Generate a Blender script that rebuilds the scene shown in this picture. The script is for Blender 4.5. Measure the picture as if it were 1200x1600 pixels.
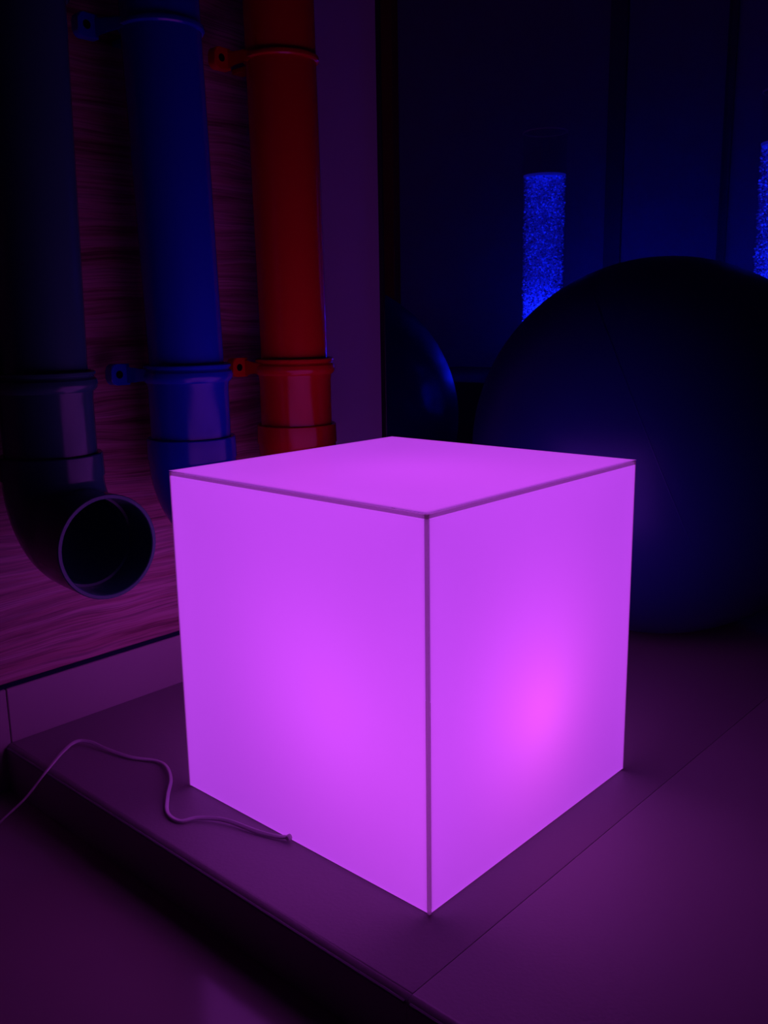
import bpy, bmesh, math, random
from mathutils import Vector, Matrix

random.seed(7)
for o in list(bpy.data.objects):
    bpy.data.objects.remove(o, do_unlink=True)
scene = bpy.context.scene
C = scene.collection

# ------------------------------------------------------------ camera, world, exposure
cam_d = bpy.data.cameras.new('camera')
cam = bpy.data.objects.new('camera', cam_d)
C.objects.link(cam)
cam_d.sensor_fit = 'VERTICAL'
cam_d.sensor_height = 24.0
cam_d.lens = 24.0 * 1423.9 / 1600.0
cam_d.clip_start = 0.02
RGT, DWN, FWD = (0.673, -0.740, -0.016), (-0.162, -0.126, -0.979), (0.722, 0.661, -0.205)
f = Vector(FWD).normalized()
r = Vector(RGT); r = (r - f * r.dot(f)).normalized()
u = r.cross(f)
m = Matrix((r, u, -f)).transposed().to_4x4()
m.translation = Vector((-0.6192, -0.5143, 0.5803))
cam.matrix_world = m
scene.camera = cam

w = bpy.data.worlds.new('night'); scene.world = w
w.use_nodes = True
w.node_tree.nodes['Background'].inputs[0].default_value = (0.02, 0.02, 0.05, 1)
w.node_tree.nodes['Background'].inputs[1].default_value = 0.05

vs = scene.view_settings
vs.view_transform = 'Standard'; vs.look = 'None'
vs.exposure = 0.0; vs.gamma = 1.0; vs.use_curve_mapping = False

# ------------------------------------------------------------ numbers
WALL_Y = 0.706        # painted wall behind the tubes
PANEL_Y = 0.694       # front of the wood board and of the mirror
BASE_Y = 0.698        # front of the skirting tiles
BACK_X = 2.29
FLOOR_Z = -0.07
CEIL_Z = 2.45
CUBE, CUBE_H = 0.40, 0.410

# ------------------------------------------------------------ materials
def mat(name, color, rough=0.5, metal=0.0, spec=0.5, coat=0.0, bump=None, vary=None):
    """principled; bump=(scale, strength, (sx,sy,sz)); vary=(scale, amount)"""
    mt = bpy.data.materials.new(name); mt.use_nodes = True
    nt = mt.node_tree; b = nt.nodes['Principled BSDF']
    b.inputs['Base Color'].default_value = (*color, 1)
    b.inputs['Roughness'].default_value = rough
    b.inputs['Metallic'].default_value = metal
    b.inputs['Specular IOR Level'].default_value = spec
    b.inputs['Coat Weight'].default_value = coat
    tc = nt.nodes.new('ShaderNodeTexCoord')
    if vary:
        n = nt.nodes.new('ShaderNodeTexNoise'); n.inputs['Scale'].default_value = vary[0]
        n.inputs['Detail'].default_value = 4
        nt.links.new(tc.outputs['Object'], n.inputs['Vector'])
        mx = nt.nodes.new('ShaderNodeMix'); mx.data_type = 'RGBA'
        a = vary[1]
        mx.inputs[6].default_value = (*[c * (1 - a) for c in color], 1)
        mx.inputs[7].default_value = (*[min(1, c * (1 + a)) for c in color], 1)
        nt.links.new(n.outputs['Fac'], mx.inputs[0])
        nt.links.new(mx.outputs[2], b.inputs['Base Color'])
    if bump:
        mp = nt.nodes.new('ShaderNodeMapping'); mp.inputs['Scale'].default_value = bump[2]
        n2 = nt.nodes.new('ShaderNodeTexNoise'); n2.inputs['Scale'].default_value = bump[0]
        n2.inputs['Detail'].default_value = 3
        bp = nt.nodes.new('ShaderNodeBump'); bp.inputs['Strength'].default_value = bump[1]
        bp.inputs['Distance'].default_value = 0.002
        nt.links.new(tc.outputs['Object'], mp.inputs['Vector'])
        nt.links.new(mp.outputs['Vector'], n2.inputs['Vector'])
        nt.links.new(n2.outputs['Fac'], bp.inputs['Height'])
        nt.links.new(bp.outputs['Normal'], b.inputs['Normal'])
    return mt

def wood_mat(name, c1, c2, c3):
    mt = bpy.data.materials.new(name); mt.use_nodes = True
    nt = mt.node_tree; b = nt.nodes['Principled BSDF']; L = nt.links.new
    tc = nt.nodes.new('ShaderNodeTexCoord')
    # slow warp of the grain, then two stretched noises: broad bands and fine fibres
    wmap = nt.nodes.new('ShaderNodeMapping'); wmap.inputs['Scale'].default_value = (3.0, 3.0, 7.0)
    wn = nt.nodes.new('ShaderNodeTexNoise'); wn.inputs['Scale'].default_value = 1.0; wn.inputs['Detail'].default_value = 2
    L(tc.outputs['Object'], wmap.inputs['Vector']); L(wmap.outputs['Vector'], wn.inputs['Vector'])
    ws = nt.nodes.new('ShaderNodeVectorMath'); ws.operation = 'SCALE'; ws.inputs['Scale'].default_value = 0.055
    L(wn.outputs['Color'], ws.inputs[0])
    ad = nt.nodes.new('ShaderNodeVectorMath'); ad.operation = 'ADD'
    L(tc.outputs['Object'], ad.inputs[0]); L(ws.outputs['Vector'], ad.inputs[1])
    def grain(sx, sz, detail, rough):
        mp = nt.nodes.new('ShaderNodeMapping'); mp.inputs['Scale'].default_value = (sx, 1.0, sz)
        n = nt.nodes.new('ShaderNodeTexNoise'); n.inputs['Scale'].default_value = 1.0
        n.inputs['Detail'].default_value = detail; n.inputs['Roughness'].default_value = rough
        L(ad.outputs['Vector'], mp.inputs['Vector']); L(mp.outputs['Vector'], n.inputs['Vector'])
        return n
    n1 = grain(2.6, 75.0, 6, 0.7)
    n2 = grain(8.0, 420.0, 3, 0.6)
    r1 = nt.nodes.new('ShaderNodeValToRGB')
    e = r1.color_ramp.elements
    e[0].position = 0.34; e[0].color = (*c1, 1); e[1].position = 0.62; e[1].color = (*c3, 1)
    k = e.new(0.45); k.color = (*c2, 1)
    L(n1.outputs['Fac'], r1.inputs['Fac'])
    r2 = nt.nodes.new('ShaderNodeValToRGB')
    q = r2.color_ramp.elements
    q[0].position = 0.36; q[0].color = (0.45, 0.42, 0.45, 1); q[1].position = 0.56; q[1].color = (1, 1, 1, 1)
    L(n2.outputs['Fac'], r2.inputs['Fac'])
    mx = nt.nodes.new('ShaderNodeMix'); mx.data_type = 'RGBA'; mx.blend_type = 'MULTIPLY'; mx.inputs[0].default_value = 0.85
    L(r1.outputs['Color'], mx.inputs[6]); L(r2.outputs['Color'], mx.inputs[7])
    L(mx.outputs[2], b.inputs['Base Color'])
    b.inputs['Roughness'].default_value = 0.42
    bp = nt.nodes.new('ShaderNodeBump'); bp.inputs['Strength'].default_value = 0.25; bp.inputs['Distance'].default_value = 0.001
    L(n2.outputs['Fac'], bp.inputs['Height']); L(bp.outputs['Normal'], b.inputs['Normal'])
    return mt

def acrylic_mat(name, glow, strength):
    """opal acrylic: glows evenly and also lets the lamps inside shine through"""
    mt = bpy.data.materials.new(name); mt.use_nodes = True
    nt = mt.node_tree; nt.nodes.clear(); L = nt.links.new
    out = nt.nodes.new('ShaderNodeOutputMaterial')
    em = nt.nodes.new('ShaderNodeEmission'); em.inputs['Color'].default_value = (*glow, 1); em.inputs['Strength'].default_value = strength
    tl = nt.nodes.new('ShaderNodeBsdfTranslucent'); tl.inputs['Color'].default_value = (0.62, 0.62, 0.62, 1)
    gl = nt.nodes.new('ShaderNodeBsdfGlossy'); gl.inputs['Roughness'].default_value = 0.25; gl.inputs['Color'].default_value = (1, 1, 1, 1)
    fr = nt.nodes.new('ShaderNodeFresnel'); fr.inputs['IOR'].default_value = 1.12
    mx = nt.nodes.new('ShaderNodeMixShader'); L(fr.outputs[0], mx.inputs[0]); L(tl.outputs[0], mx.inputs[1]); L(gl.outputs[0], mx.inputs[2])
    ad = nt.nodes.new('ShaderNodeAddShader'); L(em.outputs[0], ad.inputs[0]); L(mx.outputs[0], ad.inputs[1])
    L(ad.outputs[0], out.inputs['Surface'])
    return mt

def clear_mat(name, tint, gloss, rough=0.03):
    """thin clear plastic"""
    mt = bpy.data.materials.new(name); mt.use_nodes = True
    nt = mt.node_tree; nt.nodes.clear(); L = nt.links.new
    out = nt.nodes.new('ShaderNodeOutputMaterial')
    tr = nt.nodes.new('ShaderNodeBsdfTransparent'); tr.inputs['Color'].default_value = (*tint, 1)
    gl = nt.nodes.new('ShaderNodeBsdfGlossy'); gl.inputs['Roughness'].default_value = rough
    mx = nt.nodes.new('ShaderNodeMixShader'); mx.inputs[0].default_value = gloss; L(tr.outputs[0], mx.inputs[1]); L(gl.outputs[0], mx.inputs[2])
    L(mx.outputs[0], out.inputs['Surface'])
    return mt

def bubble_mat(name, color, glow, lo, hi):
    """lamp light caught by bubbles or foam is put in as emission, random per bubble"""
    mt = bpy.data.materials.new(name); mt.use_nodes = True
    nt = mt.node_tree; nt.nodes.clear(); L = nt.links.new
    out = nt.nodes.new('ShaderNodeOutputMaterial')
    df = nt.nodes.new('ShaderNodeBsdfDiffuse'); df.inputs['Color'].default_value = (*color, 1)
    em = nt.nodes.new('ShaderNodeEmission'); em.inputs['Color'].default_value = (*glow, 1)
    if hi > lo:
        ge = nt.nodes.new('ShaderNodeNewGeometry')
        pw = nt.nodes.new('ShaderNodeMath'); pw.operation = 'POWER'; pw.inputs[1].default_value = 6.0
        L(ge.outputs['Random Per Island'], pw.inputs[0])
        mr_ = nt.nodes.new('ShaderNodeMapRange'); mr_.inputs['To Min'].default_value = lo; mr_.inputs['To Max'].default_value = hi
        L(pw.outputs[0], mr_.inputs['Value']); L(mr_.outputs[0], em.inputs['Strength'])
    else:
        em.inputs['Strength'].default_value = lo
    ad = nt.nodes.new('ShaderNodeAddShader'); L(df.outputs[0], ad.inputs[0]); L(em.outputs[0], ad.inputs[1])
    L(ad.outputs[0], out.inputs['Surface'])
    if hi > lo: mt.cycles.emission_sampling = 'NONE'
    return mt

def water_mat(name, tint, glow, strength):
    mt = bpy.data.materials.new(name); mt.use_nodes = True
    nt = mt.node_tree; nt.nodes.clear(); L = nt.links.new
    out = nt.nodes.new('ShaderNodeOutputMaterial')
    tr = nt.nodes.new('ShaderNodeBsdfTransparent'); tr.inputs['Color'].default_value = (*tint, 1)
    em = nt.nodes.new('ShaderNodeEmission'); em.inputs['Color'].default_value = (*glow, 1); em.inputs['Strength'].default_value = strength
    ad = nt.nodes.new('ShaderNodeAddShader'); L(tr.outputs[0], ad.inputs[0]); L(em.outputs[0], ad.inputs[1])
    L(ad.outputs[0], out.inputs['Surface'])
    return mt

M = {
    'paint':   mat('violet_white_paint', (0.50, 0.48, 0.60), 0.75, spec=0.2, bump=(90, 0.15, (1, 1, 1)), vary=(3, 0.05)),
    'back':    mat('pale_blue_paint', (0.30, 0.32, 0.45), 0.8, spec=0.15, vary=(3, 0.06)),
    'ceiling': mat('ceiling_paint', (0.35, 0.35, 0.38), 0.9, spec=0.1),
    'floor':   mat('floor_vinyl', (0.36, 0.30, 0.28), 0.16, spec=0.5, vary=(6, 0.06)),
    'wood':    wood_mat('red_brown_laminate', (0.26, 0.07, 0.09), (0.52, 0.21, 0.23), (0.66, 0.34, 0.38)),
    'brown':   mat('dark_wood', (0.40, 0.08, 0.03), 0.5, vary=(8, 0.2)),
    'tile':    mat('skirting_tile', (0.48, 0.40, 0.38), 0.4, vary=(9, 0.06), bump=(60, 0.1, (1, 1, 1))),
    'grout':   mat('dark_grout', (0.10, 0.09, 0.12), 0.9),
    'gap_dark': mat('gap_darkening', (0.015, 0.015, 0.05), 0.8, spec=0.1),
    'vinyl':   mat('padded_vinyl', (0.33, 0.30, 0.29), 0.5, spec=0.35, vary=(4, 0.05), bump=(260, 0.12, (1, 1, 1))),
    'piping':  mat('vinyl_piping', (0.20, 0.19, 0.20), 0.4),
    'grey':    mat('grey_pvc', (0.035, 0.16, 0.13), 0.2, spec=0.42, coat=0.0, bump=(14, 0.05, (1, 1, 0.3))),
    'blue':    mat('blue_pvc', (0.010, 0.05, 0.48), 0.2, spec=0.42, coat=0.0, bump=(14, 0.05, (1, 1, 0.3))),
    'red':     mat('red_pvc', (0.62, 0.012, 0.012), 0.2, spec=0.42, coat=0.0, bump=(14, 0.05, (1, 1, 0.3))),
    'hole_disc':   mat('hole_shade_black', (0.004, 0.004, 0.006), 0.9, spec=0.05),
    'ball':    mat('dark_blue_rubber', (0.010, 0.028, 0.17), 0.39, spec=0.75, bump=(120, 0.05, (1, 1, 1))),
    'strap':   mat('dark_board', (0.13, 0.13, 0.20), 0.7),
    'corner':  mat('corner_trim', (0.12, 0.12, 0.18), 0.7),
    'plinth':  mat('plinth_vinyl', (0.10, 0.09, 0.16), 0.5),
    'base':    mat('tube_base_plastic', (0.03, 0.03, 0.04), 0.4),
    'cord':    mat('clear_grey_cord', (0.75, 0.68, 0.70), 0.25, spec=0.7),
    'mirror':  mat('mirror_glass', (0.78, 0.80, 0.86), 0.0, metal=1.0),
    'mirror_edge': mat('mirror_edge', (0.01, 0.01, 0.015), 0.4),
    'seam':    mat('white_base_plate', (0.3, 0.3, 0.3), 0.6),
    'acrylic': acrylic_mat('opal_acrylic', (0.425, 0.052, 0.80), 0.46),
    'lid':     acrylic_mat('opal_acrylic_lid', (0.46, 0.052, 0.76), 0.62),
    'joint':   acrylic_mat('glued_acrylic_joint', (0.50, 0.055, 0.60), 0.05),
    'sheet':   clear_mat('clear_acrylic_sheet', (1, 1, 1), 0.0),
    'tube':    clear_mat('clear_tube_acrylic', (0.99, 0.99, 1.0), 0.08),
    'bubbles': bubble_mat('air_bubbles', (0.85, 0.85, 0.95), (0.004, 0.014, 1.0), 0.02, 1.0),  # lamp light on the bubbles put in as uneven glow
    'led':     bubble_mat('blue_led_ring', (0.3, 0.3, 0.4), (0.004, 0.012, 1.0), 8.0, 8.0),
    'foam':    bubble_mat('foam', (0.85, 0.85, 0.95), (0.004, 0.014, 1.0), 0.16, 0.16),
    'water':   water_mat('glowing_water', (0.96, 0.96, 1.0), (0.002, 0.006, 1.0), 0.02),  # lamp light in the water put in as a faint glow
}

M['ball'].node_tree.nodes['Principled BSDF'].inputs['Specular Tint'].default_value = (0.55, 0.75, 1.0, 1)   # blue rubber sheen

# ------------------------------------------------------------ mesh helpers
def obj(name, bm, material, parent=None, smooth=False, loc=None):
    me = bpy.data.meshes.new(name)
    bmesh.ops.recalc_face_normals(bm, faces=bm.faces[:])
    bm.to_mesh(me); bm.free()
    me.materials.append(M[material])
    if smooth:
        for p in me.polygons: p.use_smooth = True
        me.set_sharp_from_angle(angle=math.radians(35))
    o = bpy.data.objects.new(name, me); C.objects.link(o)
    if loc: o.location = loc
    if parent: o.parent = parent
    return o

def empty(name, loc=(0, 0, 0)):
    o = bpy.data.objects.new(name, None); C.objects.link(o)
    o.location = loc; o.empty_display_size = 0.05
    return o

def tag(o, label, cat, group=None):
    o['label'] = label; o['category'] = cat
    if group: o['group'] = group
    return o

def struct(o, label=None):
    o['kind'] = 'structure'
    if label: o['label'] = label
    return o

def box(x0, x1, y0, y1, z0, z1, bev=0.0, seg=2, bm=None):
    b = bmesh.new()
    vs_ = [b.verts.new((x, y, z)) for x in (x0, x1) for y in (y0, y1) for z in (z0, z1)]
    for q in ((0, 1, 3, 2), (4, 6, 7, 5), (0, 4, 5, 1), (2, 3, 7, 6), (0, 2, 6, 4), (1, 5, 7, 3)):
        b.faces.new([vs_[i] for i in q])
    if bev:
        bmesh.ops.bevel(b, geom=b.edges[:], offset=bev, segments=seg, profile=0.5, affect='EDGES')
    return b

def rings_to_bm(rings, closed_u=False, caps=False):
    b = bmesh.new()
    vr = [[b.verts.new(p) for p in rg] for rg in rings]
    n = len(rings[0]); k = len(vr)
    for i in range(k if closed_u else k - 1):
        a, c_ = vr[i], vr[(i + 1) % k]
        for j in range(n):
            b.faces.new((a[j], a[(j + 1) % n], c_[(j + 1) % n], c_[j]))
    if caps:
        b.faces.new(vr[0]); b.faces.new(list(reversed(vr[-1])))
    return b

def lathe(profile, n=64, closed=False, caps=False):
    """profile: list of (radius, z)"""
    rings = [[(r_ * math.cos(2 * math.pi * j / n), r_ * math.sin(2 * math.pi * j / n), z) for j in range(n)] for r_, z in profile]
    return rings_to_bm(rings, closed, caps)

def tilt(bm, z0, slope):
    """lean everything above z0 sideways by slope"""
    for v in bm.verts:
        if v.co.z > z0: v.co.x += (v.co.z - z0) * slope
    return bm

# ------------------------------------------------------------ the room
XMIN, YMIN = -2.2, -2.3
struct(obj('floor', box(XMIN, BACK_X + 0.1, YMIN, WALL_Y + 0.1, FLOOR_Z - 0.05, FLOOR_Z), 'floor'), 'glossy vinyl floor around the mats')
struct(obj('ceiling', box(XMIN - 0.1, BACK_X + 0.1, YMIN - 0.1, WALL_Y + 0.1, CEIL_Z, CEIL_Z + 0.05), 'ceiling'), 'plain ceiling')
struct(obj('wall_left', box(XMIN, BACK_X + 0.1, WALL_Y, WALL_Y + 0.1, FLOOR_Z, CEIL_Z), 'paint'), 'pale painted wall behind the tubes and the mirror')
struct(obj('wall_back', box(BACK_X, BACK_X + 0.1, YMIN, WALL_Y, FLOOR_Z, CEIL_Z), 'back'), 'pale wall lit blue behind the bubble tube')
struct(obj('wall_right', box(XMIN, BACK_X, YMIN - 0.1, YMIN, FLOOR_Z, CEIL_Z), 'back'), 'wall opposite the mirror')
struct(obj('wall_front', box(XMIN - 0.1, XMIN, YMIN, WALL_Y, FLOOR_Z, CEIL_Z), 'back'), 'wall behind the camera')

# skirting: grout bed with tiles on it
bb = struct(obj('baseboard_left', box(XMIN, 0.708, BASE_Y + 0.004, WALL_Y, FLOOR_Z, 0.076), 'grout'), 'tiled skirting under the wood board')
TW = 0.40
obj('dark_gap_strip', box(XMIN, 0.5, BASE_Y + 0.003, WALL_Y, 0.0765, 0.0905), 'gap_dark', bb)  # dark strip put in to darken the gap above the tiles
x = -0.0905
edges = [x + TW * i for i in range(-6, 2)] + [0.708]
for a, b_ in zip(edges[:-1], edges[1:]):
    obj('tile', box(a + 0.0007, b_ - 0.0007, BASE_Y, BASE_Y + 0.006, FLOOR_Z, 0.0805, 0.0012, 1), 'tile', bb)

# wood laminate board on the wall
wb = obj('wood_board', box(XMIN + 0.01, 0.505, PANEL_Y, WALL_Y - 0.0005, 0.0900, 2.30, 0.001, 1), 'wood')
tag(wb, 'red-brown wood-grain board on the wall behind the three pipes', 'wall board')

# brown post and dark strip on the back wall, both seen only in the mirror
tag(obj('wooden_post', box(BACK_X - 0.04, BACK_X, -0.72, -0.645, 0.0, CEIL_Z, 0.004, 2), 'brown'),
    'dark brown upright post seen in the mirror beside the pale wall edge', 'post')
tag(obj('wall_strip', box(BACK_X - 0.012, BACK_X, 0.284, 0.346, 0.0, CEIL_Z, 0.003, 2), 'strap'),
    'dark vertical strip on the wall right of the blue tube in the mirror', 'wall strip')

struct(obj('trim_1', box(BACK_X - 0.016, BACK_X - 0.0005, WALL_Y - 0.026, WALL_Y - 0.0005, 0.0, CEIL_Z, 0.004, 2), 'corner'), 'dark corner trim at the end of the mirror')

# mirror
mr = empty('wall_mirror', (0.711, PANEL_Y, 0.02))
tag(mr, 'large dark wall mirror beside the red pipe, reflecting the ball and blue tube', 'mirror')
obj('mirror_backing', box(0, BACK_X - 0.018 - 0.711, 0.001, WALL_Y - PANEL_Y - 0.0005, 0, 2.10), 'mirror_edge', mr)
b = box(0.002, BACK_X - 0.020 - 0.711, 0.0, 0.0009, 0.002, 2.098)
obj('mirror_glass', b, 'mirror', mr)

# ------------------------------------------------------------ padded mats
def mat_block(name, y0, y1, label):
    root = empty(name, (-0.100, y0, FLOOR_Z))
    tag(root, label, 'mat', 'padded floor mats')
    h = -FLOOR_Z; W = BACK_X - 0.002 + 0.100; D = y1 - y0
    b = box(0, W, 0, D, 0.0006, h)
    top = [e for e in b.edges if all(abs(v.co.z - h) < 1e-6 for v in e.verts)]
    long_ = [e for e in top if abs(e.verts[0].co.x) < 1e-6 and abs(e.verts[1].co.x) < 1e-6]
    rest = [e for e in top if e not in long_]
    bmesh.ops.bevel(b, geom=long_, offset=0.010, segments=6, profile=0.5, affect='EDGES')
    rest = [e for e in b.edges if all(abs(v.co.z - h) < 1e-6 for v in e.verts) and
            (all(abs(v.co.y) < 1e-6 for v in e.verts) or all(abs(v.co.y - D) < 1e-6 for v in e.verts))]
    bmesh.ops.bevel(b, geom=rest, offset=0.0011, segments=3, profile=0.5, affect='EDGES')
    obj('cover', b, 'vinyl', root, smooth=True)
    # piping along the open edge
    n = 8; pr = 0.0022
    cx, cz = 0.0025, h - 0.0055
    rg = [[(cx - 0.0012 + pr * math.cos(2 * math.pi * j / n), yy, cz + pr * math.sin(2 * math.pi * j / n)) for j in range(n)] for yy in (0.003, D - 0.003)]
    obj('piping', rings_to_bm(rg, caps=True), 'piping', root, smooth=True)
    return root
mat_block('floor_mat', -0.0560, BASE_Y - 0.0005, 'padded violet-lit mat under the glowing cube, reaching to the skirting')
mat_block('floor_mat', -1.30, -0.0562, 'padded mat in the lower right corner, beyond the thin seam')

# ------------------------------------------------------------ glowing cube
cube = empty('light_cube', (0, 0, 0))
tag(cube, 'large glowing magenta-violet acrylic cube standing on the padded mat', 'lamp')
S, H, T, G = CUBE, CUBE_H, 0.004, 0.0034
FOOT = 0.003
def panel(name, x0, x1, y0, y1, z0, z1):
    o = obj(name, box(x0, x1, y0, y1, z0, z1), 'acrylic', cube)
    o.data.materials.append(M['sheet'])          # opal skin outside, clear sheet behind it
    cc = Vector((S / 2, S / 2, H / 2))
    for p in o.data.polygons:
        n_ = p.normal; d_ = p.center - cc
        k_ = max(range(3), key=lambda i: abs(d_[i]))
        if not (abs(n_[k_]) > 0.9 and n_[k_] * d_[k_] > 0): p.material_index = 1
    return o
lid_z = H - 0.0016
panel('lid', 0.0, S, 0.0, S, lid_z, H).data.materials[0] = M['lid']
zs0, zs1 = FOOT, lid_z - 0.0042
panel('front_panel', G, S - G, 0.0, T, zs0, zs1)
panel('back_panel', G, S - G, S - T, S, zs0, zs1)
panel('side_panel', 0.0, T, G, S - G, zs0, zs1)
panel('side_panel', S - T, S, G, S - G, zs0, zs1)
# glued joints: dark beads at the upright corners and under the lid
for (a, b_) in ((0, 0), (1, 0), (0, 1), (1, 1)):
    x0 = 0.0006 if a == 0 else S - G - 0.0002; y0 = 0.0006 if b_ == 0 else S - G - 0.0002
    obj('corner_joint', box(x0, x0 + G - 0.0004, y0, y0 + G - 0.0004, 0.0012, lid_z), 'joint', cube)
def frame(z0, z1, out, th):
    bb_ = bmesh.new()
    def sq(a, z): return [bb_.verts.new(p) for p in ((a, a, z), (S - a, a, z), (S - a, S - a, z), (a, S - a, z))]
    A, B_, C_, D_ = sq(out, z0), sq(out, z1), sq(out + th, z1), sq(out + th, z0)
    for P, Q in ((A, B_), (B_, C_), (C_, D_), (D_, A)):
        for i in range(4):
            bb_.faces.new((P[i], P[(i + 1) % 4], Q[(i + 1) % 4], Q[i]))
    return bb_
obj('lid_joint', frame(zs1 + 0.0002, lid_z - 0.0002, 0.0006, 0.004), 'joint', cube)
obj('base_plate', box(0.002, S - 0.002, 0.002, S - 0.002, 0.0002, FOOT - 0.0002), 'seam', cube)
# the lamps inside the cube
def lamp(name, loc, color, energy, rad):
    l = bpy.data.lights.new(name, 'POINT'); l.color = color; l.energy = energy; l.shadow_soft_size = rad
    o = bpy.data.objects.new(name, l); C.objects.link(o); o.location = loc; o.parent = cube
    return o
lamp('pink_led', (0.205, 0.085, 0.145), (1.0, 0.10, 0.55), 0.17, 0.025)
lamp('violet_led', (0.19, 0.18, 0.21), (0.70, 0.06, 0.95), 0.44, 0.05)
lamp('violet_led', (0.19, 0.18, 0.25), (0.66, 0.06, 0.95), 0.28, 0.07)  # extra upper lamp, added to brighten the lid
lamp('violet_led', (0.12, 0.12, 0.17), (0.80, 0.07, 1.0), 0.16, 0.04)

# ------------------------------------------------------------ power cord
def smooth_path(pts, n=14):
    P = [Vector(p) for p in pts]; out = []
    for i in range(len(P) - 1):
        p0, p1, p2, p3 = P[max(i - 1, 0)], P[i], P[i + 1], P[min(i + 2, len(P) - 1)]
        for k in range(n):
            t = k / n
            out.append(0.5 * ((2 * p1) + (-p0 + p2) * t + (2 * p0 - 5 * p1 + 4 * p2 - p3) * t * t + (-p0 + 3 * p1 - 3 * p2 + p3) * t ** 3))
    out.append(P[-1]); return out
def twin_cord(pts, rad):
    path = smooth_path(pts); rings = []
    prof = []
    for k in range(14):                         # figure-eight section
        a = 2 * math.pi * k / 14
        rr = rad * (0.62 + 0.55 * math.cos(a) ** 2)
        prof.append((rr * math.cos(a) * 1.15, rr * math.sin(a) * 1.15))
    for i, p in enumerate(path):
        t = (path[min(i + 1, len(path) - 1)] - path[max(i - 1, 0)]).normalized()
        s = t.cross(Vector((0, 0, 1)));  s = s.normalized() if s.length > 1e-4 else Vector((1, 0, 0))
        up = s.cross(t)
        tw = 0.7 * math.sin(i * 0.045)
        s2, u2 = s * math.cos(tw) + up * math.sin(tw), up * math.cos(tw) - s * math.sin(tw)
        rings.append([p + s2 * a + u2 * b_ for a, b_ in prof])
    return rings_to_bm(rings, caps=True)
cp = [(0.0005, 0.206, 0.0055), (-0.006, 0.2185, 0.0035), (-0.015, 0.246, 0.003), (-0.026, 0.292, 0.005), (-0.043, 0.322, 0.004),
      (-0.060, 0.335, 0.0028), (-0.0585, 0.362, 0.0028), (-0.036, 0.394, 0.004), (-0.012, 0.422, 0.006), (0.006, 0.457, 0.005),
      (0.009, 0.486, 0.003), (-0.008, 0.522, 0.003), (-0.018, 0.570, 0.004), (-0.024, 0.600, 0.007), (-0.037, 0.613, 0.008),
      (-0.061, 0.604, 0.006), (-0.101, 0.575, 0.003), (-0.132, 0.578, -0.025), (-0.160, 0.585, -0.045), (-0.195, 0.590, -0.066), (-0.30, 0.56, -0.0672), (-0.5, 0.50, -0.0672)]
pc = empty('power_cord', (0, 0, 0))
tag(pc, 'thin pale twin-core cord winding over the mat edge from the cube', 'cord')
obj('cable', twin_cord(cp, 0.0020), 'cord', pc, smooth=True)
g = lathe([(0.0001, 0), (0.0036, 0), (0.0036, 0.003), (0.0026, 0.005), (0.0001, 0.005)], 16)
g.transform(Matrix.Translation((0.0, 0.206, 0.0058)) @ Matrix.Rotation(-math.pi / 2, 4, 'Y'))
obj('grommet', g, 'cord', pc, smooth=True)

# ------------------------------------------------------------ pipes on the wall
R_UP, R_LOW, R_COL = 0.0530, 0.0575, 0.0640
Z_EL, Z_CL, Z_CU = 0.420, 0.512, 0.966
AX_Y = 0.590

def clamp_ring(z, r_in, slim=False):
    """open-profile band: small lip, groove, round bead"""
    prof = [(r_in + 0.0002, -0.013), (r_in + 0.003, -0.0125), (r_in + 0.0062, -0.0085), (r_in + 0.0072, -0.003), (r_in + 0.0062, 0.002), (r_in + 0.0030, 0.0050),
            (r_in + 0.0028, 0.0068), (r_in + 0.0052, 0.0085), (r_in + 0.0052, 0.0115), (r_in + 0.0030, 0.0130), (r_in + 0.0002, 0.0130)]
    if slim:
        prof = [(r_in + 0.0002, -0.005), (r_in + 0.0022, -0.005), (r_in + 0.0042, -0.003), (r_in + 0.0046, 0.0), (r_in + 0.0036, 0.003), (r_in + 0.0002, 0.004)]
    return lathe([(a, z + c_) for a, c_ in prof], 72, closed=True)

def sweep_elbow():
    """socket collar, 90 degree bend towards -y, open socket with a stepped bore"""
    Rb, z_top, reach, zc = 0.072, Z_EL, 0.135, 0.318
    rings = []
    n = 64
    def ring(c_, ty, tz, rad):
        # plane perpendicular to tangent (0,ty,tz); axes: x and the in-plane normal
        nx = Vector((1, 0, 0)); ny = Vector((0, -tz, ty))
        rings.append([Vector(c_) + nx * rad * math.cos(2 * math.pi * j / n) + ny * rad * math.sin(2 * math.pi * j / n) for j in range(n)])
    zb = zc + Rb
    def bend(a): return (0, -Rb + Rb * math.cos(a), zb - Rb * math.sin(a)), (-math.sin(a), -math.cos(a))
    # outer skin
    for rad, z in ((R_LOW + 0.0004, z_top - 0.002), (R_COL - 0.0012, z_top), (R_COL, z_top - 0.0015), (R_COL + 0.0006, z_top - 0.03)):
        ring((0, 0, z), 0, -1, rad)
    ns = 18
    for i in range(ns + 1):
        a = math.pi / 2 * i / ns
        p, (ty, tz) = bend(a)
        ring(p, ty, tz, R_COL - 0.001)
    for d, rad in ((0.004, R_COL - 0.0006), (reach - Rb - 0.001, R_COL + 0.0006)):
        ring((0, -Rb - d, zc), -1, 0, rad)
    ring((0, -reach, zc), -1, 0, R_COL - 0.0003)
    # rim and bore
    ring((0, -reach, zc), -1, 0, R_COL - 0.0040)
    for d, rad in ((0.0012, R_COL - 0.0050), (0.050, R_COL - 0.0052), (0.0505, R_COL - 0.0085)):
        ring((0, -reach + d, zc), -1, 0, rad)
    for i in range(ns, -1, -1):
        p, (ty, tz) = bend(math.pi / 2 * i / ns)
        ring(p, ty, tz, R_COL - 0.009)
    ring((0, 0, z_top - 0.004), 0, -1, R_COL - 0.009)
    return rings_to_bm(rings)

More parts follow.
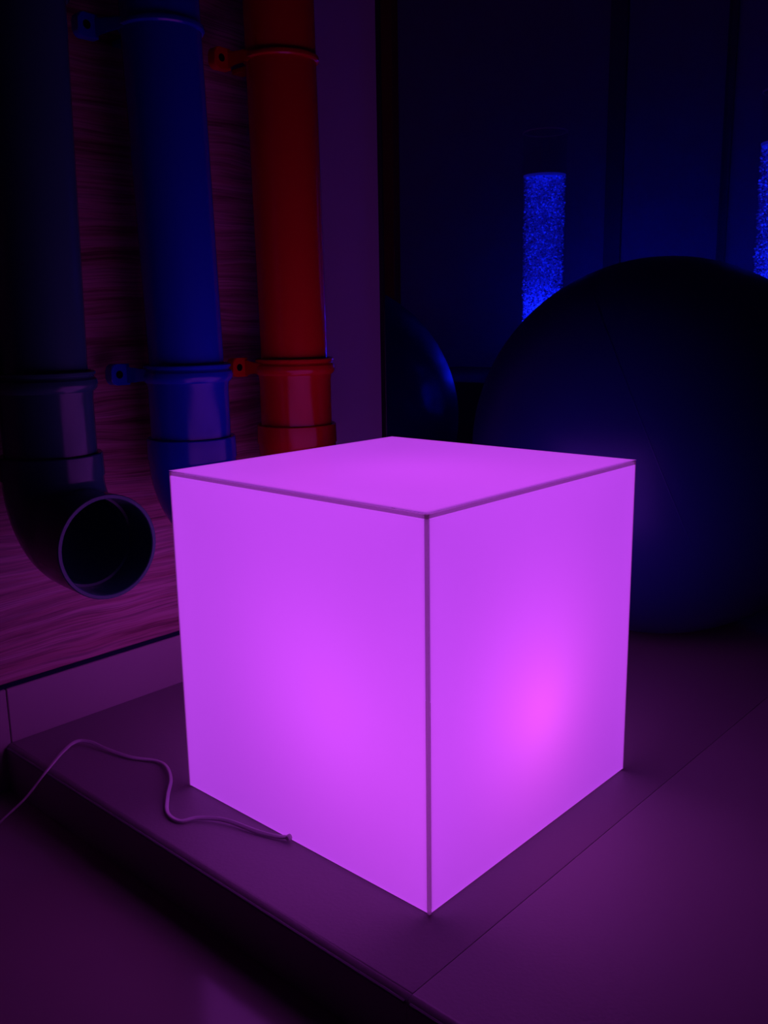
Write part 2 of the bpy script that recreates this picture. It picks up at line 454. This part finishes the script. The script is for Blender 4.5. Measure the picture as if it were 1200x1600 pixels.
def make_pipe(axis_x, colour, slope, label, ear_dx, ear_y, turn=0.0):
    root = empty('speaking_tube', (axis_x, AX_Y, 0.0))
    tag(root, label, 'pipe', 'pipes on the wood board')
    # upper pipe (open tube wall) up to a stop below the ceiling
    top = 2.36
    obj('upper_pipe', tilt(lathe([(R_UP, Z_CL - 0.01), (R_UP, 1.2), (R_UP, top), (R_UP - 0.003, top), (R_UP - 0.003, Z_CL - 0.01)], 72, closed=True), Z_CL, slope), colour, root, smooth=True)
    low = [(R_LOW - 0.004, Z_EL - 0.03), (R_LOW, Z_EL - 0.03), (R_LOW, Z_CL - 0.022), (R_LOW + 0.0012, Z_CL - 0.014), (R_LOW + 0.0018, Z_CL - 0.004), (R_LOW + 0.0005, Z_CL + 0.004), (R_UP + 0.0003, Z_CL + 0.005), (R_UP + 0.0001, Z_CL)]
    obj('lower_pipe', lathe(low, 72), colour, root, smooth=True)
    obj('elbow', sweep_elbow(), colour, root, smooth=True).rotation_euler.z = math.radians(turn)
    for z, rin in ((Z_CL, R_LOW), (Z_CU, R_UP)):
        dx = (z - Z_CL) * slope
        b = clamp_ring(0.0, rin, rin == R_UP)
        cl = obj('clamp', b, colour, root, smooth=True, loc=(dx, 0, z))
        # ear: rounded tab with a bore, joined to the ring by a web
        ex, ey = ear_dx, ear_y - AX_Y
        th, hw, hh = 0.016, 0.0150, 0.0150
        prof = [(hw, -hh), (hw, hh)]
        for k in range(7):
            a = math.radians(90 + 30 * k * 0.5 * 1.0)
            prof.append((-hw + 0.009 + 0.009 * math.cos(a), hh - 0.009 + 0.009 * math.sin(a)))
        for k in range(7):
            a = math.radians(180 + 15 * k)
            prof.append((-hw + 0.009 + 0.009 * math.cos(a), -hh + 0.009 + 0.009 * math.sin(a)))
        eb = bmesh.new()
        fr = [eb.verts.new((ex + px_, ey - th / 2, pz)) for px_, pz in prof]
        bk = [eb.verts.new((ex + px_, ey + th / 2, pz)) for px_, pz in prof]
        eb.faces.new(fr); eb.faces.new(list(reversed(bk)))
        for i in range(len(prof)):
            j = (i + 1) % len(prof)
            eb.faces.new((fr[i], bk[i], bk[j], fr[j]))
        bmesh.ops.bevel(eb, geom=[e for e in eb.edges if abs(e.verts[0].co.y - e.verts[1].co.y) < 1e-6], offset=0.0012, segments=2, affect='EDGES')
        obj('ear', eb, colour, cl, smooth=True)
        # web from the ear tangentially onto the ring
        r_out = rin + 0.006
        a0 = math.radians(168)
        tx, ty = r_out * math.cos(a0), r_out * math.sin(a0)
        wb_ = bmesh.new()
        def sec(x_, y_, w_, h_):
            return [wb_.verts.new((x_, y_ + sy * w_, sz * h_ - 0.001)) for sy, sz in ((-1, -1), (1, -1), (1, 1), (-1, 1))]
        s1, s2, s3 = sec(ex + hw - 0.006, ey, 0.0045, 0.0125), sec((ex + hw - 0.006 + tx) / 2, (ey + ty) / 2, 0.0045, 0.0092), sec(tx + 0.003, ty - 0.005, 0.0045, 0.0080)
        for A, B_ in ((s1, s2), (s2, s3)):
            for i in range(4): wb_.faces.new((A[i], A[(i + 1) % 4], B_[(i + 1) % 4], B_[i]))
        wb_.faces.new(s1); wb_.faces.new(list(reversed(s3)))
        bmesh.ops.bevel(wb_, geom=[e for e in wb_.edges], offset=0.0018, segments=2, affect='EDGES')
        obj('web', wb_, colour, cl, smooth=True)
        # bracket behind the ring that carries the pipe off the board
        yb0, yb1 = rin + 0.001, PANEL_Y - AX_Y - 0.0006
        obj('bracket', box(-0.011, 0.011, yb0, yb1, -0.004, 0.0035, 0.001, 1), colour, cl)
        # black disc stands in for the shaded hole in the ear
        sb = lathe([(0.0001, -0.0012), (0.0050, -0.0012), (0.0056, -0.0008), (0.0056, 0.003), (0.0001, 0.003)], 20)
        sb.transform(Matrix.Translation((ex - 0.002, ey - th / 2 + 0.0006, 0.0)) @ Matrix.Rotation(-math.pi / 2, 4, 'X'))
        obj('hole_disc', sb, 'hole_disc', cl, smooth=True)
    return root
make_pipe(-0.047, 'grey', 0.025, 'grey plastic wall pipe with an open elbow facing out, leftmost pipe', -0.088, 0.648, -3.0)
make_pipe(0.172, 'blue', -0.0215, 'blue plastic wall pipe with clamps, between the grey and red pipes', -0.078, 0.648)
make_pipe(0.380, 'red', -0.013, 'red plastic wall pipe with clamps beside the pale wall edge', -0.070, 0.648)

# ------------------------------------------------------------ exercise ball
BR = 0.343
ball = empty('exercise_ball', (0.965, 0.244, 0.0))
tag(ball, 'big dark blue exercise ball on the mat behind the glowing cube', 'ball')
b = bmesh.new()
bmesh.ops.create_uvsphere(b, u_segments=128, v_segments=80, radius=BR)
b.transform(Matrix.Translation((0, 0, BR - 0.0005)))
for v in b.verts:                                   # slight flat where it rests
    if v.co.z < 0.0012: v.co.z = 0.0003
obj('skin', b, 'ball', ball, smooth=True)
# moulding line around the ball and the filler plug
n = 160
rg = []
rotm = Matrix.Rotation(math.radians(64), 4, 'X') @ Matrix.Rotation(math.radians(25), 4, 'Y')
for i in range(n):
    a = 2 * math.pi * i / n
    rr = []
    for k in range(6):
        t_ = 2 * math.pi * k / 6
        q_ = Vector(((BR + 0.0004 * math.cos(t_)) * math.cos(a), (BR + 0.0004 * math.cos(t_)) * math.sin(a), 0.0012 * math.sin(t_)))
        rr.append(rotm @ q_ + Vector((0, 0, BR)))
    rg.append(rr)
obj('moulding_line', rings_to_bm(rg, closed_u=True), 'ball', ball, smooth=True)
pl = lathe([(0.0001, 0.0025), (0.006, 0.0022), (0.008, 0.001), (0.0085, -0.002)], 24)
pl.transform(Matrix.Translation((0, 0, BR)) @ Matrix.Rotation(math.radians(75), 4, 'Y') @ Matrix.Translation((0, 0, BR)))
obj('plug', pl, 'ball', ball, smooth=True)

# ------------------------------------------------------------ plinth and bubble tube in the corner
PH = 0.40
pt = obj('plinth', box(1.56, BACK_X - 0.003, -0.35, PANEL_Y - 0.004, 0.0006, PH, 0.012, 4), 'plinth', smooth=True)
tag(pt, 'low dark plinth under the bubble tube, glimpsed in the mirror beside the ball', 'plinth')

bt = empty('bubble_tube', (1.810, 0.345, PH))
tag(bt, 'clear bubble tube of blue-lit water, seen above the ball and in the mirror', 'bubble tube')
TR, TOP, WAT = 0.0655, 0.715, 0.592
obj('base', lathe([(0.0001, 0.0004), (0.105, 0.0004), (0.11, 0.004), (0.11, 0.05), (0.105, 0.055), (0.070, 0.055), (0.070, 0.07), (0.0665, 0.07), (0.0665, 0.052), (0.0001, 0.052)], 64), 'base', bt, smooth=True)
obj('tube', lathe([(TR, 0.055), (TR, TOP), (TR - 0.003, TOP), (TR - 0.003, 0.055)], 64, closed=True), 'tube', bt, smooth=True)
obj('rim', lathe([(TR + 0.0004, TOP - 0.002), (TR + 0.0004, TOP + 0.0012), (TR - 0.0034, TOP + 0.0012), (TR - 0.0034, TOP - 0.002)], 64, closed=True), 'cord', bt, smooth=True)
# bubbles: tiny spheres nobody could count
bpts, bfaces = [], []
ico = bmesh.new(); bmesh.ops.create_icosphere(ico, subdivisions=1, radius=1.0)
iv = [v.co.copy() for v in ico.verts]; ifc = [[v.index for v in fc.verts] for fc in ico.faces]; ico.free()
for k in range(9000):
    rr = (TR - 0.0045) * math.sqrt(random.random()); a = random.random() * 2 * math.pi
    z = 0.07 + (WAT - 0.075) * random.random()
    s = random.uniform(0.0013, 0.0034)
    cxy = Vector((rr * math.cos(a), rr * math.sin(a), z)); base_i = len(bpts)
    sq = random.uniform(0.6, 1.0)
    for v in iv: bpts.append((cxy.x + v.x * s * 1.1, cxy.y + v.y * s * 1.1, cxy.z + v.z * s * sq))
    for fc in ifc: bfaces.append([base_i + i for i in fc])
me = bpy.data.meshes.new('bubbles'); me.from_pydata(bpts, [], bfaces); me.materials.append(M['bubbles'])
for p in me.polygons: p.use_smooth = True
bo = bpy.data.objects.new('bubbles', me); C.objects.link(bo); bo.parent = bt; bo['kind'] = 'stuff'
obj('water', lathe([(TR - 0.0034, 0.06), (TR - 0.0034, WAT - 0.004)], 64, caps=True), 'water', bt, smooth=True)
# foam at the water surface
obj('foam', lathe([(0.0001, WAT - 0.004), (TR - 0.006, WAT - 0.004), (TR - 0.0036, WAT), (TR - 0.0034, WAT + 0.003), (TR - 0.006, WAT + 0.001), (0.0001, WAT)], 64), 'foam', bt, smooth=True)
obj('led_ring', lathe([(0.020, 0.053), (0.055, 0.053), (0.055, 0.058), (0.020, 0.058)], 48, closed=True), 'led', bt, smooth=True)
def blue_led(z, e, rad):
    l = bpy.data.lights.new('blue_led', 'POINT'); l.color = (0.003, 0.012, 1.0); l.energy = e; l.shadow_soft_size = rad
    o = bpy.data.objects.new('blue_led', l); C.objects.link(o); o.location = (0, 0, z); o.parent = bt
blue_led(0.085, 2.2, 0.03)
blue_led(0.20, 0.8, 0.02)  # extra lamp added inside the water column to shape the blue gradient
